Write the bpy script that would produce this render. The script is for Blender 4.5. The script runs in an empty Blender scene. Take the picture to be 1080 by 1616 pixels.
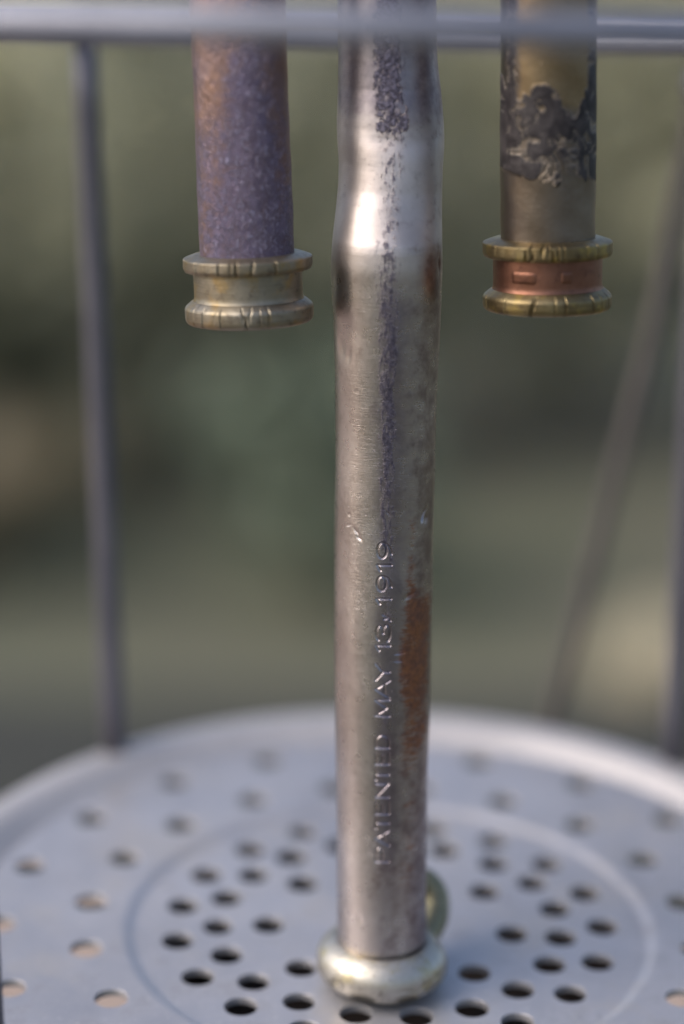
import bpy, bmesh, math, random
import numpy as np
from mathutils import Vector, Matrix, noise as mnoise

random.seed(7)
rng = np.random.default_rng(7)
R = math.radians
MM = 0.001                      # the numbers below are millimetres
scene = bpy.context.scene
COL = scene.collection

# ------------------------------------------------------------------ camera
PITCH, ROLL = R(12.5), R(1.0)
CAM = Vector((-9.79, -422.91, 168.5)) * MM
cam_data = bpy.data.cameras.new("camera")
cam = bpy.data.objects.new("camera", cam_data)
COL.objects.link(cam)
fw = Vector((0, math.cos(PITCH), -math.sin(PITCH)))
up0 = Vector((0, math.sin(PITCH), math.cos(PITCH)))
rt0 = Vector((1, 0, 0))
rt = rt0 * math.cos(ROLL) + up0 * math.sin(ROLL)
up = up0 * math.cos(ROLL) - rt0 * math.sin(ROLL)
m = Matrix.Identity(4)
for i in range(3):
    m[i][0], m[i][1], m[i][2], m[i][3] = rt[i], up[i], -fw[i], CAM[i]
cam.matrix_world = m
cam_data.sensor_fit = 'VERTICAL'
cam_data.sensor_height = 36.0
cam_data.sensor_width = 24.0
cam_data.lens = 4000.0 / 1616.0 * 36.0
cam_data.clip_start = 0.02
cam_data.clip_end = 500.0
cam_data.dof.use_dof = True
cam_data.dof.focus_distance = 0.4055
cam_data.dof.aperture_fstop = cam_data.lens / 20.5
cam_data.dof.aperture_blades = 0
scene.camera = cam

# ------------------------------------------------------------------ sky, sun, exposure
SUN_AZ, SUN_EL = R(-112), R(42)       # azimuth from +Y clockwise: the light comes from the left, over the photographer's shoulder
world = bpy.data.worlds.new("World")
scene.world = world
world.use_nodes = True
wn = world.node_tree.nodes
bg = wn.get("Background") or wn.new("ShaderNodeBackground")
sky = wn.new("ShaderNodeTexSky")
sky.sky_type = 'NISHITA'
sky.sun_disc = False
sky.sun_elevation = SUN_EL
sky.sun_rotation = SUN_AZ
sky.air_density = 1.0
sky.dust_density = 4.0
sky.ozone_density = 1.0
bg.inputs[1].default_value = 0.135
world.node_tree.links.new(sky.outputs[0], bg.inputs[0])
sun_data = bpy.data.lights.new("sun", 'SUN')
sun_data.energy = 1.15
sun_data.angle = R(45)
sun_data.color = (1.0, 0.96, 0.90)
sun = bpy.data.objects.new("sun", sun_data)
COL.objects.link(sun)
sdir = Vector((math.sin(SUN_AZ) * math.cos(SUN_EL), math.cos(SUN_AZ) * math.cos(SUN_EL), math.sin(SUN_EL)))
sun.rotation_euler = sdir.to_track_quat('Z', 'Y').to_euler()
scene.view_settings.view_transform = 'Standard'
scene.view_settings.look = 'None'
scene.view_settings.exposure = 0.72
scene.view_settings.gamma = 1.0
scene.view_settings.use_curve_mapping = False
scene.render.engine = 'CYCLES'
scene.cycles.use_denoising = True
scene.cycles.max_bounces = 8
scene.cycles.sample_clamp_indirect = 6.0

# ------------------------------------------------------------------ helpers
def link(o, parent=None):
    COL.objects.link(o)
    if parent is not None:
        o.parent = parent
    return o

def empty(name, loc=(0, 0, 0), rot=(0, 0, 0)):
    o = bpy.data.objects.new(name, None)
    o.empty_display_size = 0.01
    o.location = loc
    o.rotation_euler = rot
    return link(o)

def tag(o, label, cat, group=None):
    o["label"] = label
    o["category"] = cat
    if group:
        o["group"] = group
    return o

def mesh_obj(name, verts, faces, mat, parent=None, smooth=True, attrs=None):
    me = bpy.data.meshes.new(name)
    me.from_pydata(np.asarray(verts).tolist(), [], np.asarray(faces).tolist() if not isinstance(faces, list) else faces)
    if smooth:
        me.polygons.foreach_set("use_smooth", [True] * len(me.polygons))
    if attrs:
        for k, v in attrs.items():
            a = me.attributes.new(k, 'FLOAT', 'POINT')
            a.data.foreach_set("value", np.asarray(v, dtype=np.float32).ravel())
    me.update()
    if mat is not None:
        me.materials.append(mat)
    return link(bpy.data.objects.new(name, me), parent)

def grid_faces(nr, nc, off=0):
    """quads of a grid of nr rows closed around nc columns"""
    i = np.arange(nr - 1)[:, None] * nc
    j = np.arange(nc)[None, :]
    j2 = (j + 1) % nc
    a = i + j
    b = i + j2
    f = np.stack([a, b, b + nc, a + nc], -1).reshape(-1, 4) + off
    return f

def lathe(name, prof, mat, parent, seg=96, disp=None, centre=(0, 0), caps=False, angles=None, attrs=None, ev=None):
    """prof: rows of (z, r) in mm, bottom first or any order; disp(PHI, Z, Rr) adds to the radius.
    phi = 0 faces the camera (-y), positive to the right (+x)."""
    prof = np.asarray(prof, float)
    ang = np.linspace(-math.pi, math.pi, seg, endpoint=False) if angles is None else angles
    Z = np.repeat(prof[:, :1], len(ang), 1)
    Rr = np.repeat(prof[:, 1:2], len(ang), 1)
    PH = np.repeat(ang[None], len(prof), 0)
    if disp is not None:
        Rr = Rr + disp(PH, Z, Rr)
    cx, cy = centre
    if callable(cx):
        cx = cx(Z)
    if callable(cy):
        cy = cy(Z)
    X = cx + Rr * np.sin(PH)
    Y = cy - Rr * np.cos(PH)
    V = np.stack([X, Y, Z], -1).reshape(-1, 3) * MM
    F = grid_faces(len(prof), len(ang)).tolist()
    if caps:
        n = len(ang)
        F.append(list(range(n))[::-1])
        F.append(list(range((len(prof) - 1) * n, len(prof) * n)))
    at = {k: fn(PH, Z) for k, fn in attrs.items()} if attrs else None
    return mesh_obj(name, V, F, mat, parent, attrs=at)

def round_profile(pts, rad, n=5):
    """round the corners of an open polyline of (z, r)"""
    pts = [np.array(p, float) for p in pts]
    out = [pts[0]]
    for k in range(1, len(pts) - 1):
        p, a, b = pts[k], pts[k - 1], pts[k + 1]
        rr = rad[k] if isinstance(rad, (list, tuple)) else rad
        d1 = min(rr, np.linalg.norm(a - p) * .48)
        d2 = min(rr, np.linalg.norm(b - p) * .48)
        s = p + (a - p) / max(np.linalg.norm(a - p), 1e-9) * d1
        e = p + (b - p) / max(np.linalg.norm(b - p), 1e-9) * d2
        for t in np.linspace(0, 1, n):
            out.append((1 - t) ** 2 * s + 2 * t * (1 - t) * p + t * t * e)
    out.append(pts[-1])
    return np.array(out)

def tube_path(name, pts, rad, mat, parent, seg=20, closed=False, capped=True):
    """a round bar swept along points in mm"""
    P = np.array(pts, float)
    n = len(P)
    rad = np.broadcast_to(np.asarray(rad, float), (n,))
    T = np.roll(P, -1, 0) - np.roll(P, 1, 0) if closed else np.gradient(P, axis=0)
    T /= np.linalg.norm(T, axis=1)[:, None]
    ref = np.array([0., 0, 1]) if abs(T[0][2]) < .9 else np.array([1., 0, 0])
    V = []
    for k in range(n):
        u = np.cross(T[k], ref); u /= np.linalg.norm(u)
        w = np.cross(u, T[k])
        for j in range(seg):
            a = 2 * math.pi * j / seg
            V.append(P[k] + rad[k] * (u * math.cos(a) + w * math.sin(a)))
    F = []
    for k in range(n if closed else n - 1):
        k2 = (k + 1) % n
        for j in range(seg):
            j2 = (j + 1) % seg
            F.append([k * seg + j, k * seg + j2, k2 * seg + j2, k2 * seg + j])
    if not closed and capped:
        F.append(list(range(seg))[::-1])
        F.append([(n - 1) * seg + j for j in range(seg)])
    return mesh_obj(name, np.array(V) * MM, F, mat, parent)

def smooth_path(pts, n):
    """Catmull-Rom through points"""
    P = np.array(pts, float)
    P = np.vstack([2 * P[0] - P[1], P, 2 * P[-1] - P[-2]])
    out = []
    for k in range(1, len(P) - 2):
        for t in np.linspace(0, 1, n, endpoint=False):
            a, b, c, d = P[k - 1], P[k], P[k + 1], P[k + 2]
            out.append(.5 * ((2 * b) + (c - a) * t + (2 * a - 5 * b + 4 * c - d) * t * t + (3 * b - a - 3 * c + d) * t ** 3))
    out.append(P[-2])
    return np.array(out)

# ------------------------------------------------------------------ material helpers
class NT:
    def __init__(s, name):
        s.mat = bpy.data.materials.new(name)
        s.mat.use_nodes = True
        s.t = s.mat.node_tree
        s.t.nodes.clear()
        s.out = s.t.nodes.new("ShaderNodeOutputMaterial")
        s.p = s.t.nodes.new("ShaderNodeBsdfPrincipled")
        s.t.links.new(s.p.outputs[0], s.out.inputs[0])
        s.co = s.t.nodes.new("ShaderNodeTexCoord").outputs["Object"]
    def put(s, sock, v):
        if isinstance(v, bpy.types.NodeSocket):
            s.t.links.new(v, sock)
        elif isinstance(v, (tuple, list)) and len(v) == 3 and sock.type == 'RGBA':
            sock.default_value = (*v, 1)
        else:
            sock.default_value = v
    def noise(s, scale, detail=4, rough=.55, stretch=None, rot=None, dist=0, off=None):
        co = s.co
        if stretch or rot or off:
            mp = s.t.nodes.new("ShaderNodeMapping")
            s.t.links.new(co, mp.inputs[0])
            if stretch: mp.inputs["Scale"].default_value = stretch
            if rot: mp.inputs["Rotation"].default_value = rot
            if off: mp.inputs["Location"].default_value = off
            co = mp.outputs[0]
        n = s.t.nodes.new("ShaderNodeTexNoise")
        s.t.links.new(co, n.inputs["Vector"])
        n.inputs["Scale"].default_value = scale
        n.inputs["Detail"].default_value = detail
        n.inputs["Roughness"].default_value = rough
        n.inputs["Distortion"].default_value = dist
        return n.outputs[0]
    def voro(s, scale, feature='F1', rnd=1.0):
        n = s.t.nodes.new("ShaderNodeTexVoronoi")
        n.feature = feature
        s.t.links.new(s.co, n.inputs["Vector"])
        n.inputs["Scale"].default_value = scale
        n.inputs["Randomness"].default_value = rnd
        return n.outputs["Distance"]
    def attr(s, name):
        n = s.t.nodes.new("ShaderNodeAttribute")
        n.attribute_name = name
        return n.outputs["Fac"]
    def math(s, op, a, b=0.0, c=0.0, clamp=False):
        n = s.t.nodes.new("ShaderNodeMath")
        n.operation = op
        n.use_clamp = clamp
        s.put(n.inputs[0], a); s.put(n.inputs[1], b); s.put(n.inputs[2], c)
        return n.outputs[0]
    def ramp(s, v, lo, hi, a=0.0, b=1.0):
        n = s.t.nodes.new("ShaderNodeMapRange")
        n.interpolation_type = 'SMOOTHSTEP'
        s.put(n.inputs[0], v)
        n.inputs[1].default_value = lo; n.inputs[2].default_value = hi
        n.inputs[3].default_value = a; n.inputs[4].default_value = b
        return n.outputs[0]
    def mix(s, f, a, b):
        n = s.t.nodes.new("ShaderNodeMix")
        n.data_type = 'RGBA'
        s.put(n.inputs[0], f); s.put(n.inputs[6], a); s.put(n.inputs[7], b)
        return n.outputs[2]
    def fmix(s, f, a, b):
        n = s.t.nodes.new("ShaderNodeMix")
        n.data_type = 'FLOAT'
        s.put(n.inputs[0], f); s.put(n.inputs[2], a); s.put(n.inputs[3], b)
        return n.outputs[0]
    def bump(s, h, dist, strength=1.0, normal=None):
        n = s.t.nodes.new("ShaderNodeBump")
        n.inputs["Strength"].default_value = strength
        n.inputs["Distance"].default_value = dist
        s.put(n.inputs["Height"], h)
        if normal is not None: s.t.links.new(normal, n.inputs["Normal"])
        return n.outputs[0]
    def set(s, **kw):
        names = dict(color="Base Color", metal="Metallic", rough="Roughness", normal="Normal", spec="Specular IOR Level", aniso="Anisotropic", coat="Coat Weight")
        for k, v in kw.items():
            s.put(s.p.inputs[names[k]], v)
        return s.mat

def nickel_material():
    s = NT("worn_nickel")
    stain, copper, crust, grime_shade = s.attr("stain"), s.attr("copper"), s.attr("crust"), s.attr("grime_shade")
    veil_a, matte = s.attr("veil"), s.attr("matte")
    big = s.noise(90, 4)
    mid = s.noise(420, 5, .6)
    fine = s.noise(1500, 4, .6)
    speck = s.noise(2600, 3, .6)
    # hairline polishing scratches, running slightly uphill
    scr = s.noise(260, 5, .75, stretch=(1.0, 1.0, 26.0), rot=(0, R(14), 0))
    scr2 = s.noise(330, 4, .8, stretch=(1.0, 1.0, 30.0), rot=(0, R(-24), R(30)), off=(.3, .1, .2))
    col = s.mix(s.ramp(big, .35, .65), (.445, .395, .375), (.55, .50, .485))
    col = s.mix(s.math('MULTIPLY', s.ramp(mid, .5, .8), .35), col, (.25, .21, .195))
    # faint brown grime with right-side shade painted in, then bare copper where the plating has worn through
    gm = s.ramp(s.math('ADD', grime_shade, s.math('MULTIPLY', s.math('SUBTRACT', mid, .5), 1.6)), .25, 1.0)
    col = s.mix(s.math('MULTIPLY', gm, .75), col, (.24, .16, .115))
    cnz = s.math('ADD', s.noise(420, 6, .75, stretch=(1, 1, 4.0), rot=(0, R(28), 0)), s.math('MULTIPLY', s.math('SUBTRACT', big, .5), 1.4))
    cm = s.math('MULTIPLY', s.ramp(s.math('ADD', copper, s.math('MULTIPLY', s.math('SUBTRACT', cnz, .5), 2.0)), .26, .92), s.ramp(copper, .08, .40))
    cc = s.mix(s.ramp(fine, .3, .7), (.23, .088, .028), (.44, .175, .056))
    col = s.mix(s.math('MULTIPLY', cm, .94), col, cc)
    # dark violet tarnish running down the front in broken strands
    st_n = s.noise(520, 6, .7, stretch=(2.2, 2.2, .40))
    st_b = s.noise(900, 5, .65)
    sv = s.math('ADD', stain, s.math('ADD', s.math('MULTIPLY', s.math('SUBTRACT', st_n, .5), 3.2), s.math('MULTIPLY', s.math('SUBTRACT', st_b, .5), 2.2)))
    sm = s.math('MULTIPLY', s.ramp(sv, .30, 1.0), s.ramp(stain, .06, .35))
    veil = s.ramp(s.math('ADD', veil_a, s.math('MULTIPLY', s.math('SUBTRACT', mid, .5), .7)), .05, .95)  # violet halo plus shade painted down the right side
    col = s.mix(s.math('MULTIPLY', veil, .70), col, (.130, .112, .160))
    tarn = s.mix(s.ramp(fine, .3, .7), (.042, .036, .058), (.12, .108, .15))
    col = s.mix(s.math('MULTIPLY', sm, .88), col, tarn)
    cn = s.noise(760, 5, .65, dist=.5)
    um = s.math('MULTIPLY', s.ramp(s.math('ADD', crust, s.math('MULTIPLY', s.math('SUBTRACT', cn, .5), 3.0)), .36, .66), s.ramp(crust, .12, .40))
    col = s.mix(s.math('MULTIPLY', um, .93), col, s.mix(s.ramp(fine, .40, .62), (.045, .038, .060), (.15, .138, .195)))
    # pin pricks in the plating
    pk = s.math('MULTIPLY', s.ramp(speck, .66, .74), s.ramp(mid, .35, .6))
    col = s.mix(s.math('MULTIPLY', pk, .8), col, (.06, .045, .05))
    rough = s.fmix(mid, .23, .34)
    rough = s.math('ADD', rough, s.math('MULTIPLY', matte, .20))
    rough = s.fmix(um, s.fmix(sm, rough, .45), .55)
    rough = s.fmix(cm, rough, .40)
    metal = s.fmix(um, s.fmix(sm, 1.0, .75), .35)
    b = s.bump(scr, .00007, .55)
    b = s.bump(scr2, .00005, .35, b)
    b = s.bump(mid, .00010, .35, b)
    b = s.bump(s.math('MULTIPLY', s.math('ADD', um, s.math('MULTIPLY', sm, .25)), fine), .00030, .9, b)
    b = s.bump(pk, -.00006, .8, b)
    return s.set(color=col, metal=metal, rough=rough, normal=b)

def violet_material():
    s = NT("violet_patina_copper")
    crust = s.attr("crust")
    big = s.noise(110, 4); mid = s.noise(520, 5, .6); g = s.noise(1350, 6, .72, dist=1.2, stretch=(1, 1, .75), rot=(0, R(-35), 0)); fine = s.noise(3200, 3)
    col = s.mix(s.ramp(big, .3, .7), (.30, .185, .13), (.20, .155, .175))
    lav = s.mix(s.ramp(mid, .35, .7), (.088, .075, .135), (.145, .128, .225))
    cm = s.ramp(s.math('ADD', crust, s.math('MULTIPLY', s.math('SUBTRACT', mid, .5), 1.2)), .15, .95)
    col = s.mix(s.math('MULTIPLY', cm, .85), col, lav)
    gr = s.math('MULTIPLY', s.ramp(g, .50, .60), s.ramp(s.math('ADD', crust, s.math('MULTIPLY', s.math('SUBTRACT', big, .5), .8)), .1, .75))
    col = s.mix(s.math('MULTIPLY', gr, .50), col, s.mix(fine, (.28, .265, .43), (.50, .48, .64)))
    pit = s.math('MULTIPLY', s.ramp(g, .45, .34), .7)
    col = s.mix(pit, col, (.085, .055, .07))
    hv = s.voro(900)
    b = s.bump(g, .00030, .85)
    b = s.bump(s.math('MULTIPLY', gr, fine), .00026, .9, b)
    b = s.bump(hv, -.00012, .25, b)
    return s.set(color=col, metal=s.fmix(cm, .95, .45), rough=s.fmix(cm, .36, .46), normal=b)

def brown_brass_material():
    s = NT("blackened_brass")
    crust, bare = s.attr("crust"), s.attr("bare")
    big = s.noise(120, 4); mid = s.noise(430, 5, .6, dist=.4); fine = s.noise(1700, 4, .6); sp = s.noise(2600, 2)
    col = s.mix(s.ramp(big, .35, .65), (.155, .125, .10), (.20, .17, .145))
    bm = s.ramp(s.math('ADD', bare, s.math('MULTIPLY', s.math('SUBTRACT', mid, .5), .9)), .3, .75)
    col = s.mix(bm, col, s.mix(fine, (.20, .145, .085), (.28, .215, .135)))
    lump = s.noise(240, 5, .62, dist=.9)
    h = s.math('ADD', crust, s.math('MULTIPLY', s.math('SUBTRACT', lump, .5), 3.0))
    um = s.math('MULTIPLY', s.ramp(h, .38, .64), s.ramp(crust, .10, .40))
    edge = s.math('MULTIPLY', s.ramp(h, .40, .48), s.ramp(h, .66, .54))
    col = s.mix(um, col, s.mix(s.ramp(mid, .35, .7), (.018, .015, .017), (.055, .048, .050)))
    col = s.mix(s.math('MULTIPLY', s.math('MULTIPLY', edge, .22), s.ramp(crust, .2, .5)), col, (.30, .27, .23))
    pk = s.ramp(sp, .74, .80)
    col = s.mix(s.math('MULTIPLY', pk, .5), col, (.5, .45, .4))
    b = s.bump(s.math('ADD', um, s.math('MULTIPLY', s.math('MULTIPLY', um, lump), 2.2)), .00017, .8)
    b = s.bump(mid, .00014, .45, b)
    b = s.bump(fine, .00007, .5, b)
    return s.set(color=col, metal=s.fmix(um, .95, .0), rough=s.fmix(um, .37, .58), spec=.28, normal=b)

def turned_metal(name, c0, c1, dark, patch=None, rough=.36, lines=1.0, metal=.95):
    """lathe-turned brass with fine horizontal tool lines and dirt"""
    s = NT(name)
    big = s.noise(160, 4); mid = s.noise(600, 5, .65); fine = s.noise(2200, 3)
    ln = s.noise(420, 5, .7, stretch=(.25, .25, 9.0))
    col = s.mix(s.ramp(big, .35, .65), c0, c1)
    col = s.mix(s.math('MULTIPLY', s.ramp(ln, .5, .75), .45 * lines), col, dark)
    col = s.mix(s.math('MULTIPLY', s.ramp(mid, .52, .72), .65), col, dark)
    if patch:
        col = s.mix(s.math('MULTIPLY', s.ramp(s.noise(230, 4, .6, off=(.2, .4, .1)), .5, .66), .8), col, patch)
    b = s.bump(ln, .00008, .6 * lines)
    b = s.bump(mid, .00012, .5, b)
    b = s.bump(fine, .00005, .4, b)
    return s.set(color=col, metal=metal, rough=s.fmix(mid, rough - .07, rough + .12), normal=b)

def steel_paint(name, c0, c1, rough=.42, metal=.35, wear=None):
    s = NT(name)
    big = s.noise(38, 5, .6); mid = s.noise(260, 5, .65); fine = s.noise(1500, 3)
    col = s.mix(s.ramp(big, .3, .7), c0, c1)
    col = s.mix(s.math('MULTIPLY', s.ramp(mid, .52, .75), .30), col, tuple(x * .6 for x in c0))
    if wear:
        col = s.mix(s.math('MULTIPLY', s.ramp(s.noise(520, 5, .7, off=(.1, .7, .3)), .66, .74), .7), col, wear)
    b = s.bump(mid, .00010, .35)
    b = s.bump(fine, .00005, .35, b)
    return s.set(color=col, metal=metal, rough=s.fmix(mid, rough - .06, rough + .12), normal=b)

def plain(name, c0, c1, scale, rough=.8, bump=None):
    s = NT(name)
    n = s.noise(scale, 5, .6)
    col = s.mix(s.ramp(n, .3, .7), c0, c1)
    kw = dict(color=col, rough=rough)
    if bump: kw["normal"] = s.bump(n, bump, .6)
    return s.set(**kw)

def leaf_material(name, c):
    s = NT(name)
    n = s.noise(9, 3)
    col = s.mix(s.ramp(n, .3, .7), tuple(x * .65 for x in c), tuple(min(1, x * 1.35) for x in c))
    return s.set(color=col, rough=.55)

M_NICKEL = nickel_material()
M_VIOLET = violet_material()
M_BROWN = brown_brass_material()
M_PEWTER = turned_metal("dull_yellow_metal", (.235, .20, .145), (.30, .27, .22), (.07, .052, .04), patch=(.30, .215, .10), rough=.43)
M_BRASS = turned_metal("rubbed_brass", (.165, .125, .065), (.235, .19, .105), (.055, .04, .03), patch=(.33, .25, .085), rough=.40)
M_COPPER = turned_metal("red_copper", (.17, .080, .054), (.225, .112, .078), (.065, .034, .03), rough=.38, lines=.5)
M_FOOT = turned_metal("silvery_foot_metal", (.40, .375, .33), (.48, .455, .415), (.13, .11, .095), patch=(.40, .35, .22), rough=.40, lines=.15)
M_LUG = turned_metal("olive_lug_brass", (.24, .225, .15), (.32, .30, .21), (.08, .07, .05), rough=.5, lines=.2)
def plate_material():
    s = NT("worn_grey_plate")
    big = s.noise(22, 5, .6); mid = s.noise(120, 6, .65, dist=.4); fine = s.noise(900, 5, .7); dust = s.noise(2200, 3, .6)
    streak = s.noise(60, 5, .6, stretch=(1, .25, 1), rot=(0, 0, R(25)))
    col = s.mix(s.ramp(big, .35, .65), (.375, .372, .40), (.455, .448, .475))
    col = s.mix(s.math('MULTIPLY', s.ramp(streak, .5, .68), .40), col, (.30, .30, .33))
    col = s.mix(s.math('MULTIPLY', s.ramp(mid, .52, .70), .45), col, (.27, .265, .285))
    col = s.mix(s.math('MULTIPLY', s.ramp(s.noise(45, 5, .65, off=(.3, .2, 0)), .50, .66), .55), col, (.47, .435, .41))
    col = s.mix(s.math('MULTIPLY', s.ramp(fine, .56, .68), .45), col, (.62, .60, .58))
    col = s.mix(s.math('MULTIPLY', s.ramp(dust, .68, .74), .7), col, (.16, .14, .13))
    b = s.bump(mid, .00012, .4)
    b = s.bump(fine, .00007, .5, b)
    return s.set(color=col, metal=.6, rough=s.fmix(s.ramp(mid, .3, .7), .36, .52), normal=b)
M_PLATE = plate_material()
M_RIM = steel_paint("pale_grey_rim", (.385, .37, .38), (.46, .44, .445), .46, .45)
M_ROD = steel_paint("grey_rod", (.075, .075, .095), (.11, .108, .132), .36, .35)
M_HOOP = steel_paint("grey_hoop", (.18, .19, .24), (.24, .25, .305), .40, .4)
M_CUP = steel_paint("dark_cup", (.045, .034, .030), (.075, .055, .046), .6, .1)

# ------------------------------------------------------------------ setting
GZ = -450.0
def ground_material():
    s = NT("garden_soil")
    a = s.noise(1.6, 5, .6); b_ = s.noise(11, 5, .6); c = s.noise(60, 4)
    col = s.mix(s.ramp(a, .38, .62), (.105, .102, .074), (.088, .10, .062))
    col = s.mix(s.math('MULTIPLY', s.ramp(b_, .5, .7), .5), col, (.115, .10, .075))
    b = s.bump(b_, .02, .6)
    b = s.bump(c, .006, .7, b)
    return s.set(color=col, rough=.9, normal=b)
bm = bmesh.new()
N = 60
for i in range(N + 1):
    for j in range(N + 1):
        # finer near the lantern, reaching far out
        x = math.copysign(abs((i / N - .5) * 2) ** 2.6, i / N - .5) * 150
        y = math.copysign(abs((j / N - .5) * 2) ** 2.6, j / N - .5) * 150 + 1.5
        d = math.hypot(x, y)
        z = GZ * MM - .012 + .02 * mnoise.noise((x * 1.7, y * 1.7, 0)) * min(1, 6 / (d + .1))
        bm.verts.new((x, y, z))
bm.verts.ensure_lookup_table()
for i in range(N):
    for j in range(N):
        a = i * (N + 1) + j
        bm.faces.new([bm.verts[a], bm.verts[a + N + 1], bm.verts[a + N + 2], bm.verts[a + 1]])
me = bpy.data.meshes.new("ground"); bm.to_mesh(me); bm.free()
me.polygons.foreach_set("use_smooth", [True] * len(me.polygons))
me.materials.append(ground_material())
ground = link(bpy.data.objects.new("ground", me)); ground["kind"] = "structure"

# sandy path under the lantern
def path_material():
    s = NT("pinkish_sand")
    a = s.noise(30, 5, .6); b_ = s.noise(200, 4)
    col = s.mix(s.ramp(a, .3, .7), (.28, .212, .178), (.36, .28, .235))
    return s.set(color=col, rough=.9, normal=s.bump(b_, .004, .6))
edge = [(-5.0, 2.6), (-1.2, 1.45), (-.45, 1.24), (-.23, 1.15), (-.165, 1.10), (-.08, 1.02), (0, .99), (.12, 1.0), (.20, 1.03), (.34, 1.0), (.5, .8), (.45, .3), (.2, -.02), (-.3, -.15), (-1.0, -.5), (-5.0, -2.2)]
pv = [(x, y, GZ * MM + .022) for x, y in edge]
pf = [list(range(len(pv)))[::-1]]
# flat dark sheet added just beyond the path so the plate holes look dark
dark_edge = [(-.9, 1.40), (-.45, 1.27), (-.23, 1.18), (-.165, 1.13), (-.08, 1.05), (0, 1.02), (.12, 1.03), (.20, 1.06), (.36, 1.03), (.55, 1.0), (.75, 1.2), (.7, 1.5), (.3, 1.56), (-.3, 1.55), (-.8, 1.58)]
dark_sheet = mesh_obj("dark_ground_sheet", [(x, y, GZ * MM + .026) for x, y in dark_edge], [list(range(len(dark_edge)))[::-1]], plain("dark_ground", (.020, .022, .020), (.040, .042, .036), 40, .9, .004), smooth=False)
dark_sheet["kind"] = "structure"
path = mesh_obj("path", pv, pf, path_material(), smooth=False); path["kind"] = "structure"

# ------------------------------------------------------------------ shrubs, tufts and stones of the blurred garden
def leaves(name, parent, centre, size, n, ls, mat, seed):
    g = np.random.default_rng(seed)
    d = g.normal(size=(n, 3)); d /= np.linalg.norm(d, axis=1)[:, None]
    rad = g.random(n) ** .45
    lump = 1 + .28 * np.sin(d[:, 0] * 5 + seed) * np.cos(d[:, 2] * 4 + seed * 2)
    P = d * (rad * lump)[:, None] * np.array(size) + np.array(centre)
    V, F = [], []
    for k in range(n):
        q = Vector((g.normal(), g.normal(), g.normal() + .8)).normalized()
        t = q.orthogonal().normalized()
        t = Matrix.Rotation(g.random() * 6.28, 3, q) @ t
        b = q.cross(t)
        L = ls * (.6 + .8 * g.random()); W = L * .42
        p = Vector(P[k]); o = len(V)
        V += [p - t * L, p + b * W - t * L * .1, p + t * L + q * L * .2, p - b * W - t * L * .1]
        F.append([o, o + 1, o + 2, o + 3])
    return mesh_obj(name, np.array([tuple(v) for v in V]), F, mat, parent, smooth=False)

def shrub(x, y, w, h, colour, n, ls, label, seed, lift=.0):
    t = empty("shrub", (x, y, GZ * MM))
    tag(t, label, "shrub", "shrubs in the blurred garden")
    mat = leaf_material("leaf_" + str(seed), colour)
    wood = M_BARK
    for k in range(3):
        a = seed + k * 2.1
        tube_path("stem", smooth_path([(0, 0, -20), (math.cos(a) * w * 180, math.sin(a) * w * 180, h * 300), (math.cos(a) * w * 420, math.sin(a) * w * 420, h * 720)], 5), np.linspace(9, 4, 11), wood, t, seg=8)
    leaves("crown", t, (0, 0, h * .52 + lift), (w, w, h * .5), n, ls, mat, seed)
    return t

M_BARK = plain("bark", (.07, .05, .035), (.12, .09, .06), 60, .9, .002)
shrub(-.60, 2.55, .42, .38, (.155, .158, .098), 2600, .030, "dark green shrub behind the left rod of the cage", 11)
shrub(-.10, 2.75, .30, .62, (.24, .25, .175), 1800, .028, "grey-green shrub showing between the left and middle tubes", 12)
shrub(.33, 3.05, .30, .74, (.34, .34, .235), 1800, .030, "olive shrub showing between the middle and right tubes", 13)
shrub(1.02, 2.45, .62, 1.15, (.54, .50, .36), 5200, .032, "pale olive shrub at the right edge behind the right rod", 14)
shrub(-.80, 3.50, .55, 1.05, (.80, .72, .48), 4000, .036, "tan dry-leaved shrub at upper left behind the dark one", 15)
shrub(-1.30, 2.35, .34, 1.10, (.20, .26, .035), 2200, .034, "bright yellow-green shrub at the upper left corner", 16)
shrub(.10, 4.30, .70, 1.10, (.66, .60, .43), 3000, .036, "tall brownish shrub at the back between the tubes", 17)
shrub(-.03, 2.02, .13, .24, (.12, .155, .105), 400, .022, "low blue-green plant beside the middle tube on its left", 18)

def tuft(x, y, h, n, colour, label, seed):
    g = np.random.default_rng(seed)
    V, F = [], []
    for k in range(n):
        a = g.random() * 6.28; s_ = .05 * g.random(); ln = .14 * (.5 + g.random())
        b = Vector((math.cos(a) * s_, math.sin(a) * s_, -.01)); d = Vector((math.cos(a), math.sin(a), 0)); sd = Vector((-d.y, d.x, 0)) * .004
        p = [b, b + d * ln * .25 + Vector((0, 0, h * .6)), b + d * ln + Vector((0, 0, h * (.8 + .3 * g.random())))]
        o = len(V)
        V += [p[0] - sd, p[0] + sd, p[1] + sd, p[1] - sd, p[2]]
        F += [[o, o + 1, o + 2, o + 3], [o + 3, o + 2, o + 4]]
    ob = mesh_obj("grass_tuft", [tuple(v) for v in V], F, leaf_material("blade_" + str(seed), colour), None, smooth=False)
    ob.location = (x, y, GZ * MM)
    return tag(ob, label, "grass")
tuft(-.40, 2.05, .16, 160, (.24, .20, .13), "tan dry grass tuft low behind the foot of the left rod", 31)

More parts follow.
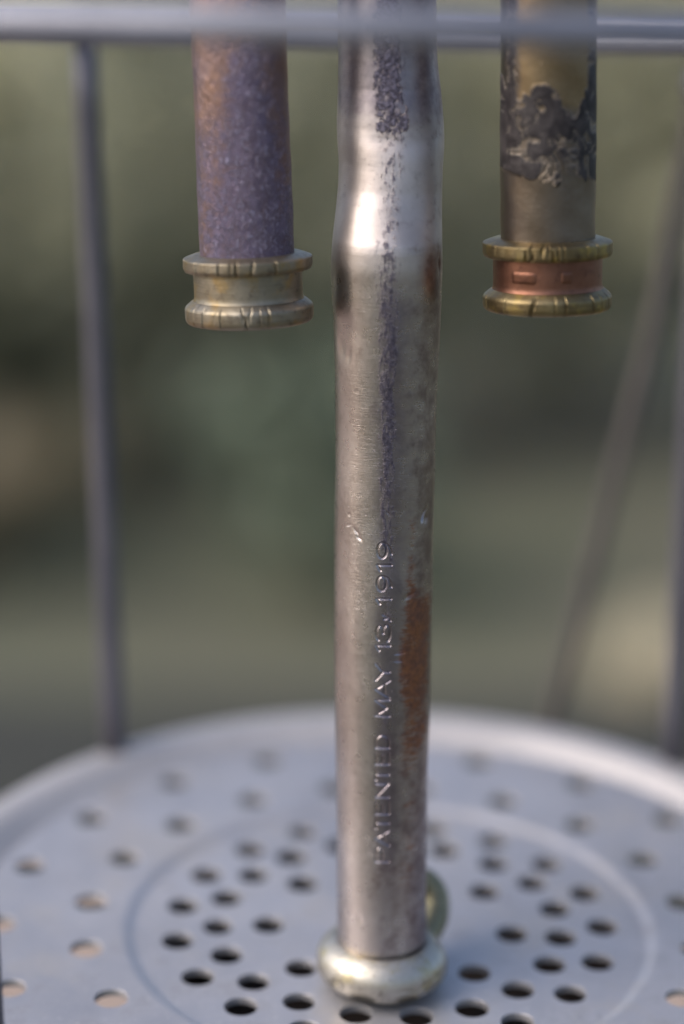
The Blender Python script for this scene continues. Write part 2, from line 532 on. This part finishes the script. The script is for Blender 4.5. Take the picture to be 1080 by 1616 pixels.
def stone(x, y, s3, colour, label, seed):
    bm = bmesh.new()
    bmesh.ops.create_icosphere(bm, subdivisions=4, radius=1)
    for v in bm.verts:
        n = mnoise.fractal(v.co * 1.3 + Vector((seed, 0, 0)), 1, 2, 4)
        v.co *= 1 + .22 * n
        v.co = Vector((v.co.x * s3[0], v.co.y * s3[1], v.co.z * s3[2]))
    me = bpy.data.meshes.new("stone"); bm.to_mesh(me); bm.free()
    me.polygons.foreach_set("use_smooth", [True] * len(me.polygons))
    me.materials.append(plain("stone_" + str(seed), tuple(c * .85 for c in colour), tuple(min(1, c * 1.12) for c in colour), 30, .85, .004))
    o = link(bpy.data.objects.new("stone", me)); o.location = (x, y, GZ * MM + s3[2] * .5)
    return tag(o, label, "stone")
stone(.285, 1.70, (.062, .06, .045), (.27, .245, .175), "pale sandy stone low behind the foot of the right rod", 41)
stone(-.52, 2.00, (.10, .09, .06), (.085, .090, .10), "dark slate stone low at the left edge beyond the plate", 42)

# cord hanging behind the right rod
cord_pts = [(66, 112, 175), (62.6, 111, 136.4), (60, 110, 120.6), (57.6, 110, 104.6), (54.4, 110, 85.7), (49.7, 110, 63.7), (45.7, 110, 45.5), (42.2, 110, 28.4), (38.6, 110, 12.6), (34, 111, -10), (26, 114, -60), (22, 118, -150), (24, 120, GZ + 22)]
cord = tube_path("hanging_cord", smooth_path(cord_pts, 10), 2.0, plain("grey_brown_cord", (.055, .049, .046), (.08, .072, .068), 400, .6), None, seg=16)
tag(cord, "grey-brown cord curving down behind the right rod of the cage", "cord")

# ------------------------------------------------------------------ the cage: perforated plate, rim, rods, hoop
TILT = R(8)
cage = empty("wire_cage", (0, 0, 0))
tag(cage, "grey steel cage of rods standing on a round perforated plate", "cage")
RX = Matrix.Rotation(TILT, 4, 'X')
def dw(x, y, z=0):              # plate coordinates (mm) to world (mm)
    return tuple(RX @ Vector((x, y, z)))

rings = [(21.6, [-178, -135, -92, -48, -6, 37, 88, 137]),
         (30.6, [-177 + 360 / 19 * k for k in range(19)]),
         (37.9, [-169.5 + 360 / 19 * k for k in range(19)]),
         (54.0, [173 - 18 * k for k in range(20)]),
         (68.8, [164 - 18 * k for k in range(20)])]
def perforated(r_out, r_in, holes):
    cu = bpy.data.curves.new("perf", 'CURVE')
    cu.dimensions = '2D'; cu.fill_mode = 'BOTH'; cu.extrude = .55; cu.bevel_depth = .14; cu.bevel_resolution = 2; cu.offset = -.14
    def circ(x, y, r, n):
        sp = cu.splines.new('POLY'); sp.points.add(n - 1); sp.use_cyclic_u = True
        for k in range(n):
            a = 2 * math.pi * k / n
            sp.points[k].co = (x + r * math.cos(a), y + r * math.sin(a), 0, 1)
    circ(0, 0, r_out, 180)
    if r_in: circ(0, 0, r_in, 140)
    for x, y, r in holes: circ(x, y, r, 36)
    o = bpy.data.objects.new("perf", cu); COL.objects.link(o)
    dg = bpy.context.evaluated_depsgraph_get(); dg.update()
    me_ = bpy.data.meshes.new_from_object(o.evaluated_get(dg))
    bpy.data.objects.remove(o); bpy.data.curves.remove(cu)
    return me_
inner, outer = [], []
for r_, an in rings:
    for a in an:
        jx, jy = rng.normal(0, .22, 2)
        (inner if r_ < 45 else outer).append((r_ * math.cos(R(a)) + jx, r_ * math.sin(R(a)) + jy + (1.5 if r_ < 45 else 0), 2.82 + rng.normal(0, .06)))
bm = bmesh.new()
for me_, dz in ((perforated(44.9, 0, inner), -.9), (perforated(74.5, 47.3, outer), 0)):
    me_.transform(Matrix.Translation((0, 0, dz))); bm.from_mesh(me_); bpy.data.meshes.remove(me_)
for f_ in bm.faces: f_.smooth = False
# pressed groove between the two fields, joined on
gp = [(44.6, -.93), (45.1, -.88), (45.6, -.72), (46.1, -.46), (46.6, -.20), (47.1, -.03), (47.6, .01)]
n = 180; rows = []
for r_, z_ in gp:
    rows.append([bm.verts.new((r_ * math.cos(2 * math.pi * k / n), r_ * math.sin(2 * math.pi * k / n), z_ + .69)) for k in range(n)])
for a, b in zip(rows[:-1], rows[1:]):
    for k in range(n):
        bm.faces.new([a[k], b[k], b[(k + 1) % n], a[(k + 1) % n]]).smooth = True
bm.transform(Matrix.Scale(MM, 4))
bm.transform(Matrix.Translation((0, 0, -.69 * MM)))
bmesh.ops.recalc_face_normals(bm, faces=bm.faces)
me = bpy.data.meshes.new("base_plate"); bm.to_mesh(me); bm.free()
me.materials.append(M_PLATE)
plate = link(bpy.data.objects.new("base_plate", me), cage); plate.rotation_euler = (TILT, 0, 0)
rim_prof = round_profile([(-6.0, 86.0), (-.5, 87.0), (1.9, 86.2), (2.6, 82.8), (2.3, 80.0), (-.9, 75.6), (-1.3, 74.9), (-1.3, 73.4)], [0, 1.2, 1.6, 2, 1.8, .8, .3, 0], 6)
rim = lathe("rim", rim_prof[:, :], M_RIM, cage, seg=200); rim.rotation_euler = (TILT, 0, 0)
cup = lathe("cup", round_profile([(-2.6, 39.6), (-2.6, 41.0), (-24, 38), (-28, 33), (-28, .05)], [0, .4, 2, 2, 0], 5), M_CUP, cage, seg=72); cup.rotation_euler = (TILT, 0, 0)

HC, HR, HN, HF = (-3.0, -7.0), 96.0, 159.3, 152.6      # hoop centre, radius, height of the near and far side
def hoop_z(y): return HN + (HF - HN) * (y - (HC[1] - HR)) / (2 * HR)
hp = []
for k in range(160):
    a = 2 * math.pi * k / 160
    x, y = HC[0] + HR * math.cos(a), HC[1] + HR * math.sin(a)
    hp.append((x, y, hoop_z(y)))
tube_path("hoop", hp, 2.3, M_HOOP, cage, seg=20, closed=True)
rods = [((-54.6, 63.5), (-60.7, 69.5)), ((57.5, 64.0), (58.8, 67.0)), ((-62.5, -58.0), (-66.0, -77.0)), ((64.0, -58.0), (62.0, -78.0))]
for (bx, by), (tx, ty) in rods:
    b = np.array(dw(bx, by, 2.3)); t = np.array([tx, ty, hoop_z(ty) - 1.0])
    b = b - (t - b) / np.linalg.norm(t - b) * .6
    tube_path("rod", [b + (t - b) * s_ for s_ in np.linspace(0, 1, 12)], 2.35, M_ROD, cage, seg=24)
def ball(name, c, r, mat, parent):
    prof = [(r * math.sin(a), max(.02, r * math.cos(a))) for a in np.linspace(-math.pi / 2, math.pi / 2, 17)]
    o = lathe(name, prof, mat, parent, seg=32); o.location = Vector(c) * MM
    return o
ball("rivet", (58.2, 66.0, 144.6), 4.6, M_ROD, cage)
ball("rivet", (-66.0, -77.0, hoop_z(-77) - 7.0), 4.4, M_ROD, cage)

# ------------------------------------------------------------------ the middle tube
mid_root = empty("nickel_tube", Vector((-1.6, -18.0, 0)) * MM)
tag(mid_root, "dented silvery tube with stamped PATENTED MAY 13, 1919 standing on the perforated plate", "tube")
zs = [4.75, 8.17, 13.86, 25.15, 36.3, 47.34, 58.25, 69.04, 79.71, 90.26, 98.61, 104.84, 111.02, 115.11, 119.19, 123.26, 127.3, 131.33, 135.35, 138.34, 141.32, 146.28, 151.2, 158.06, 215]
cx = [-1.75, -1.85, -1.95, -2.16, -2.40, -2.60, -2.72, -2.76, -2.86, -2.97, -3.05, -3.07, -3.11, -3.18, -3.25, -3.29, -3.16, -2.98, -2.90, -2.98, -3.16, -3.42, -3.75, -3.96, -5.2]
rr = [7.58, 7.60, 7.58, 7.60, 7.72, 7.98, 8.05, 8.10, 8.09, 8.12, 8.22, 8.42, 8.66, 8.86, 8.95, 8.80, 8.55, 8.36, 8.36, 8.60, 8.62, 8.32, 7.95, 7.90, 7.9]
def smooth_interp(z, xs, ys):
    xs = np.array(xs); ys = np.array(ys)
    fine = np.linspace(xs[0], xs[-1], 2200); v = np.interp(fine, xs, ys)
    k = np.exp(-np.linspace(-2.5, 2.5, 45) ** 2); k /= k.sum()
    v = np.convolve(np.pad(v, 22, mode='edge'), k, 'valid')
    return np.interp(z, fine, v)
# the upper part is knocked back: a crease at 122.8 and a slope above it
kz = [0, 122.0, 123.2, 126.5, 131.0, 136.0, 141.0, 147.0, 215]
ky = [0, 0, .18, 1.6, 3.2, 4.3, 5.8, 6.5, 6.5]
def back(z):
    fine = np.linspace(0, 215, 4301); v = np.interp(fine, kz, ky)
    k = np.exp(-np.linspace(-2.5, 2.5, 31) ** 2); k /= k.sum()
    v = np.convolve(np.pad(v, 15, mode='edge'), k, 'valid')
    return np.interp(z, fine, v)

def arc(cx_, cy_, rx, ry, a0, a1, n=14):
    return [(cx_ + rx * math.cos(R(a)), cy_ + ry * math.sin(R(a))) for a in np.linspace(a0, a1, n)]
G = {
 'P': [[(0, 0), (0, 1)], [(0, 1), (.55, 1)] + arc(.55, .74, .42, .26, 90, -90) + [(0, .48)]],
 'A': [[(0, 0), (.5, 1), (1, 0)], [(.2, .36), (.8, .36)]],
 'T': [[(.5, 0), (.5, 1)], [(0, 1), (1, 1)]],
 'E': [[(0, 0), (0, 1)], [(0, 1), (.9, 1)], [(0, .52), (.75, .52)], [(0, 0), (1, 0)]],
 'N': [[(0, 0), (0, 1), (1, 0), (1, 1)]],
 'D': [[(0, 0), (0, 1), (.45, 1)] + arc(.45, .5, .55, .5, 90, -90) + [(0, 0)]],
 'M': [[(0, 0), (.04, 1), (.5, .18), (.96, 1), (1, 0)]],
 'Y': [[(0, 1), (.5, .48), (1, 1)], [(.5, .48), (.5, 0)]],
 '1': [[(.75, 0), (.75, 1), (.1, .78)]],
 '3': [arc(.45, .75, .48, .25, 160, -90) + arc(.45, .26, .55, .26, 90, -160)],
 ',': [[(.95, .55), (.55, .10), (.15, .02)], [(.55, .10), (.35, .45)]],
 '9': [arc(.5, .68, .48, .32, 0, 360, 22), arc(.20, .66, .78, .66, 0, -84, 16)],
}
text = [('P', 1361, 1338), ('A', 1335, 1312), ('T', 1308, 1291), ('E', 1285, 1266), ('N', 1258, 1237), ('T', 1231, 1214), ('E', 1206, 1188), ('D', 1180, 1160),
        ('M', 1130, 1104), ('A', 1101, 1074), ('Y', 1073, 1047), ('1', 1027, 1015), ('3', 1009, 985), (',', 980, 968), ('1', 953, 941), ('9', 932, 908), ('1', 901, 888), ('9', 881, 856)]
def row2z(r_): return np.interp(r_, [855, 1100, 1365], [75.71, 49.72, 20.8])
segs = []
for ch, a, b in text:
    z0, z1 = row2z(a), row2z(b)
    for st in G[ch]:
        q = [(1.10 - v * 2.25, z0 + u * (z1 - z0)) for u, v in st]      # (arc length across, height)
        segs += [(q[k], q[k + 1]) for k in range(len(q) - 1)]
S0 = np.array([s_[0] for s_ in segs]); S1 = np.array([s_[1] for s_ in segs])
def text_depth(PH, Z):
    out = np.zeros(PH.shape)
    sel = (np.abs(PH) < R(20)) & (Z > 19) & (Z < 78)
    q = np.stack([PH[sel] * 8.0, Z[sel]], -1)
    best = np.full(len(q), 1e9)
    for a, b in zip(S0, S1):
        lo, hi = min(a[1], b[1]) - .5, max(a[1], b[1]) + .5
        w = np.nonzero((q[:, 1] > lo) & (q[:, 1] < hi))[0]
        if not len(w): continue
        d = b - a; L = d @ d
        t = np.clip(((q[w] - a) @ d) / max(L, 1e-9), 0, 1)
        dist = np.linalg.norm(q[w] - (a + t[:, None] * d), axis=1)
        best[w] = np.minimum(best[w], dist)
    g = np.where(best < .23, -.205 * (1 - (best / .23) ** 2), .015 * np.exp(-((best - .28) / .08) ** 2))
    out[sel] = g
    return out
def blob(PH, Z, phi, z, sx, sz, rot, depth, sharp=2):
    dx = (PH - R(phi)) * 8.0; dz = Z - z
    c, s_ = math.cos(R(rot)), math.sin(R(rot))
    u = (dx * c + dz * s_) / sx; v = (-dx * s_ + dz * c) / sz
    return -depth * np.exp(-(np.abs(u) ** sharp + np.abs(v) ** sharp))
nicks = [(-58, 106.8, 1.0, 2.0, 8, .26, 2), (-46, 105.5, .5, 1.2, -10, .14, 2), (52, 79.6, .34, 1.15, -28, .42, 3), (57, 79.0, .7, .9, -28, .25, 2),
         (-34, 76.9, .22, .85, 40, .20, 2), (-31, 76.0, .2, .5, 52, .16, 2), (-46, 77.8, .5, .13, 20, .12, 2), (-45, 79.6, .25, .3, 0, .10, 2),
         (20, 57.0, .75, .16, 4, .20, 2), (18, 55.7, .65, .15, -6, .14, 2), (31, 66.6, .9, .35, 25, .16, 2), (-12, 24, .3, .3, 0, .06, 2), (-30, 10.5, .55, .5, 0, .13, 2),
         (-17, 22.5, .14, .5, 30, .1, 2), (3, 80.5, .13, .45, 35, .10, 2), (-35, 100, .35, .2, 0, .06, 2), (70, 120, .4, 1.4, 0, .25, 2), (62, 100, 1.6, 6, 0, .25, 2),
         (-20, 116, 2.5, 3.5, 0, .10, 2), (25, 128, 3, 4, 0, .35, 2), (-38, 127, 2.5, 4, 0, -.25, 2), (-8, 139.2, 2.5, 1.3, 0, .28, 2), (30, 139, 2.5, 1.5, 0, .22, 2)]
def mid_disp(PH, Z, Rr):
    d = text_depth(PH, Z)
    for nk in nicks: d = d + blob(PH, Z, *nk)
    # hand-made unevenness
    d = d + .06 * np.sin(Z * .31 + 2 * PH) * np.sin(PH * 3 + 1) + .05 * np.sin(Z * .13 + PH)
    return d
def sstep(x, a, b):
    t = np.clip((x - a) / (b - a), 0, 1); return t * t * (3 - 2 * t)
def a_stain(PH, Z):
    x = np.sin(PH) * 8.3
    cxs = np.interp(Z, [60, 80, 95, 110, 123, 140, 160], [.5, .35, .15, .05, 0, .05, .1])
    w = np.interp(Z, [60, 80, 95, 110, 123, 140, 160], [1.0, 1.3, 1.3, 1.5, 1.8, 2.2, 2.3])
    core = np.exp(-((x - cxs) / w) ** 2) * .92
    amp = np.interp(Z, [20, 45, 65, 78, 90, 110, 122, 125, 139, 143, 165], [.15, .3, .35, .62, .85, .88, .8, .5, .55, .9, .9])
    return np.clip(core * amp * 1.08, 0, 1)
def a_crust(PH, Z):
    x = np.sin(PH) * 8.0
    body = sstep(x, -3.1, -1.0) * (1 - sstep(x, 1.3, 2.3)) * sstep(Z, 138.6, 141.0)
    foot = sstep(x, -2.4, -1.2) * (1 - sstep(x, 2.2, 3.2)) * np.exp(-((Z - 142.2) / 2.2) ** 2)
    specks = .22 * sstep(Z, 140, 150)
    low = .55 * np.exp(-((x + 1.6) / .5) ** 2 - ((Z - 133) / 4) ** 2) + .5 * np.exp(-((x - .35) / .55) ** 2 - ((Z - 128) / 5) ** 2)
    return np.clip(np.maximum(body * .62, foot * .7) + specks * .5 + low * .6, 0, 1)
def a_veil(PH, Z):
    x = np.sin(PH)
    return np.clip(.85 * np.exp(-((x - .12) / .36) ** 2) * (1 - .85 * sstep(Z, 112, 124)) * (.45 + .55 * sstep(Z, 10, 30)) + .48 * sstep(x, .3, .8) * (1 - .8 * sstep(Z, 118, 126)) + .65 * sstep(Z, 139, 146), 0, 1)  # tarnish halo in front; the darker right side is painted shade
def a_matte(PH, Z):
    return sstep(Z, 117, 123.5) * (1 - .5 * sstep(Z, 141, 148))
def a_copper(PH, Z):
    x = np.sin(PH)
    m_ = sstep(x, .14, .66) * (1 - .4 * sstep(x, .82, 1.0)) * sstep(Z, 34, 46) * (1 - sstep(Z, 60, 73))
    thin = .38 * np.exp(-((x - .56) / .13) ** 2) * sstep(Z, 60, 68) * (1 - sstep(Z, 84, 98))
    low = .42 * np.exp(-((x - .55) / .3) ** 2) * sstep(Z, 9, 16) * (1 - sstep(Z, 30, 46))
    return np.clip(m_ * .95 + thin + low, 0, 1)
def a_grime_shade(PH, Z):
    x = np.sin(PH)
    right = sstep(x, .30, .90) * .55  # shade of the side turned from the light, put into the colour
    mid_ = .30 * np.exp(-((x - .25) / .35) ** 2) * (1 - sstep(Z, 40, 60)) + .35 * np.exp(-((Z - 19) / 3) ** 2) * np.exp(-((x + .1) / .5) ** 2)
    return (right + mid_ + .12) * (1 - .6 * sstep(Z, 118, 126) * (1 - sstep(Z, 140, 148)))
ang = np.concatenate([np.radians(np.arange(-180, -70, 4.0)), np.radians(np.arange(-70, -16, 1.0)), np.radians(np.arange(-16, 14, .62)), np.radians(np.arange(14, 74, 1.0)), np.radians(np.arange(74, 180, 4.0))])
zrow = np.concatenate([np.arange(2.4, 19, .35), np.arange(19, 82, .088), np.arange(82, 150, .3), np.arange(150, 216, 1.5)])
zp = np.stack([zrow, smooth_interp(zrow, zs, rr)], -1)
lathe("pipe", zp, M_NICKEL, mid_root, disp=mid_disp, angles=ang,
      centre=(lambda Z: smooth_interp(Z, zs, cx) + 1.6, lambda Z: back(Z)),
      attrs=dict(stain=a_stain, crust=a_crust, copper=a_copper, grime_shade=a_grime_shade, veil=a_veil, matte=a_matte))
# foot: a rolled bead, slightly lopsided and torn along its front right
def foot_disp(PH, Z, Rr):
    d = .22 * np.sin(PH * 2 + .4) + .05 * np.sin(PH * 5 + Z * .5) + .02 * np.sin(9 * PH + 1)
    tear = 2.7 + .22 * np.sin(PH * 9) + .12 * np.sin(PH * 23) + .9 * (PH - .5)
    d += -.20 * np.exp(-((Z - tear) / .22) ** 2) * sstep(PH, .05, .3) * (1 - sstep(PH, 1.2, 1.4))
    d += -.35 * np.exp(-((PH + .72) / .1) ** 2 - ((Z - 2.2) / .8) ** 2)
    return d
fp = [(6.6, 7.3), (6.75, 8.0), (6.4, 8.8), (5.7, 9.8), (4.6, 10.7), (3.4, 11.15), (2.2, 11.2), (1.1, 10.95), (.2, 10.4), (-.4, 9.6), (-.75, 8.8), (-.9, 7.8), (-.9, 5.0)]
fp = smooth_path([(a, b) for a, b in fp], 5)
foot = lathe("foot_ring", fp, M_FOOT, mid_root, seg=220, disp=foot_disp)
foot.location = Vector((-.1, 0, -1.6)) * MM
foot.rotation_euler = (R(7), 0, 0)
# lug curling up behind the foot on its right
lug_pts = smooth_path([(6.5, 5.5, 1.4), (8.4, 8.5, 3.2), (9.3, 11.5, 5.6), (8.9, 13.2, 8.2), (7.0, 13.6, 10.0), (5.0, 12.8, 9.8)], 7)
tube_path("hook_lug", lug_pts, np.interp(np.linspace(0, 1, len(lug_pts)), [0, .3, .8, 1], [2.0, 2.5, 2.3, 1.5]), M_LUG, mid_root, seg=20)

# ------------------------------------------------------------------ the two hanging tubes
def collar_disp(cuts, seed):
    g = np.random.default_rng(seed)
    extra = [(g.uniform(-90, 90), g.uniform(.008, .018), g.uniform(.06, .16), g.uniform(-.05, .05)) for _ in range(9)]
    def fn(PH, Z, Rr):
        d = .04 * np.sin(PH * 3 + seed) + .015 * np.sin(PH * 11 + seed)
        zc = Z.mean()
        for ph, w, dp, sl in list(cuts) + extra:
            rph = R(ph); w = w * .5
            d = d - dp * np.exp(-((PH - rph - sl * (Z - zc)) / w) ** 2) * (Rr > 9.6)
        return d
    return fn

def hanging_tube(name, label, top, bot, pipe_mat, pipe_r, pipe_attrs, zt, zf, mats, seed, cuts_up, cuts_lo, lean):
    """top, bot: (x, y, z) of the axis at two heights; the collar hangs at the bottom"""
    T = np.array(top, float); B = np.array(bot, float)
    ax = Vector(T - B).normalized()
    q = Vector((0, 0, 1)).rotation_difference(ax)
    root = empty(name, Vector(B) * MM, (q.to_matrix().to_euler()))
    tag(root, label, "tube")
    L = 100
    zrow = np.arange(0, L, .5)
    def dsp(PH, Z, Rr): return .05 * np.sin(Z * .2 + PH * 2 + seed) + .03 * np.sin(Z * .9 + PH * 5)
    angs = np.concatenate([np.radians(np.arange(-180, -95, 4.0)), np.radians(np.arange(-95, 95, 1.2)), np.radians(np.arange(95, 180, 4.0))])
    lathe("pipe", np.stack([zrow, np.full(len(zrow), pipe_r)], -1), pipe_mat, root, disp=dsp, angles=angs, attrs=pipe_attrs)
    h = zf                                              # heights below the pipe's foot
    seg = 900
    neck = lathe("collar", round_profile([(h[1] + .2, 7.0), (h[1], 8.72), (h[2] + .6, 8.68), (h[2] - .1, 9.0), (h[2] - .4, 7.2)], [0, .15, .6, .2, 0], 4), mats[1], root, seg=200)
    lathe("flange", round_profile([(.10, 6.9), (.25, 8.4), (h[0], 10.12), (h[0] - .15, 10.34), (h[1] + .55, 10.36), (h[1], 10.05), (h[1] - .05, 8.3)], [0, .4, .25, .12, .12, .12, 0], 5), mats[0], neck, seg=seg, disp=collar_disp(cuts_up, seed))
    lathe("flange", round_profile([(h[2] + .25, 8.3), (h[2] + .15, 9.0), (h[2] - .75, 10.1), (h[2] - 1.15, 10.30), (h[3] + .75, 10.30), (h[3] + .15, 9.85), (h[3], 9.0), (h[3] - .05, 6.0), (h[3] + 1.5, 5.6), (h[3] + 6, 5.6)], [0, .4, .25, .15, .5, .4, .4, .3, .3, 0], 5), mats[2], neck, seg=seg, disp=collar_disp(cuts_lo, seed + 5))
    return root, neck

def v_crust(PH, Z):
    x = np.sin(PH)
    return np.clip(.95 * np.exp(-((x - .16) / .52) ** 2) * (1 - .6 * sstep(Z, 26, 36)) + .40 * (1 - sstep(Z, 4, 24)) + .25 * (1 - sstep(Z, 20, 30)), 0, 1)
hanging_tube("patina_tube", "violet-patinated copper tube with dull brass collar hanging at the left", (-27.11, -20, 152.84), (-25.62, -20, 121.0), M_VIOLET, 7.5,
             dict(crust=v_crust), 0, (-.35, -2.45, -7.3, -11.0), (M_PEWTER, M_PEWTER, M_PEWTER), 3,
             [(-24, .03, .30, 0), (-13, .02, .30, 0), (-8, .045, .40, 0), (7, .04, .35, .02), (28, .03, .35, 0), (-50, .04, .25, 0)],
             [(-24, .015, .22, 0), (-2, .022, .42, -.03), (1, .03, .25, .04), (20, .03, .25, 0), (12, .012, .2, 0), (-44, .02, .2, 0)], 0)

def b_crust(PH, Z):
    x = np.sin(PH)
    top = np.interp(x, [-1, -.75, -.5, -.2, .1, .3, .5, .75, 1], [26, 22, 23.5, 25.0, 24.0, 20.5, 19.5, 24.5, 29])
    low = np.interp(x, [-1, -.6, -.3, 0, .3, .6, 1], [11.5, 10.5, 8.8, 8.4, 10, 9.5, 9])
    m_ = sstep(Z, low - 1.2, low + 1.6) * (1 - sstep(Z, top - 2.0, top + 1.5))
    left = .75 * np.exp(-((x + .80) / .10) ** 2) * sstep(Z, 10, 15)
    dots = .8 * np.exp(-((x + .45) / .06) ** 2 - ((Z - 27.5) / .5) ** 2) + .8 * np.exp(-((x + .22) / .06) ** 2 - ((Z - 27.8) / .7) ** 2)
    right = .6 * np.exp(-((x - .88) / .13) ** 2) * sstep(Z, 8, 14)
    return np.clip(np.maximum.reduce([m_ * .80, left, dots, right]), 0, 1)
def b_bare(PH, Z):
    x = np.sin(PH)
    return np.clip(.95 * sstep(Z, 17, 24) * (1 - sstep(x, .62, .9)) * sstep(x, -.8, -.5) + .45 * np.exp(-((x - .45) / .3) ** 2) * np.exp(-((Z - 12) / 3) ** 2)
                   + .30 * np.exp(-((x + .82) / .1) ** 2), 0, 1)
_, neck = hanging_tube("blackened_tube", "brown brass tube with black crust and copper-necked brass collar hanging at the right", (21.25, -20, 153.67), (22.15, -20, 124.3), M_BROWN, 7.55,
             dict(crust=b_crust, bare=b_bare), 0, (-.35, -2.7, -8.0, -11.4), (M_BRASS, M_COPPER, M_BRASS), 8,
             [(-21, .03, .5, .05), (-12, .04, .55, .10), (-2, .035, .45, -.04), (5, .02, .3, 0), (10, .015, .3, 0), (33, .012, .4, 0), (46, .02, .35, 0)],
             [(-17, .022, .42, .03), (-19, .018, .35, .03), (2, .012, .25, 0), (12, .02, .3, 0), (40, .018, .5, 0), (52, .02, .3, 0)], 0)
# two small stamped panels on the copper neck
def stamp(ph0, ph1, z0, z1, rad, depth):
    V, F = [], []
    nx, nz = 12, 8
    for j in range(nz + 1):
        for i in range(nx + 1):
            u, v = i / nx, j / nz
            e = min(u, 1 - u) * 7, min(v, 1 - v) * 5
            k = min(1, e[0]) * min(1, e[1])
            k = k * k * (3 - 2 * k)
            ph = R(ph0 + (ph1 - ph0) * u); r_ = rad + depth * k
            V.append((r_ * math.sin(ph) * MM, -r_ * math.cos(ph) * MM, (z0 + (z1 - z0) * v) * MM))
    for j in range(nz):
        for i in range(nx):
            a = j * (nx + 1) + i
            F.append([a, a + 1, a + nx + 2, a + nx + 1])
    return mesh_obj("stamped_panel", V, F, M_COPPER, neck)
stamp(-46, -13.5, -6.5, -4.3, 8.60, .24)
stamp(9, 22.5, -6.4, -4.2, 8.60, .22)
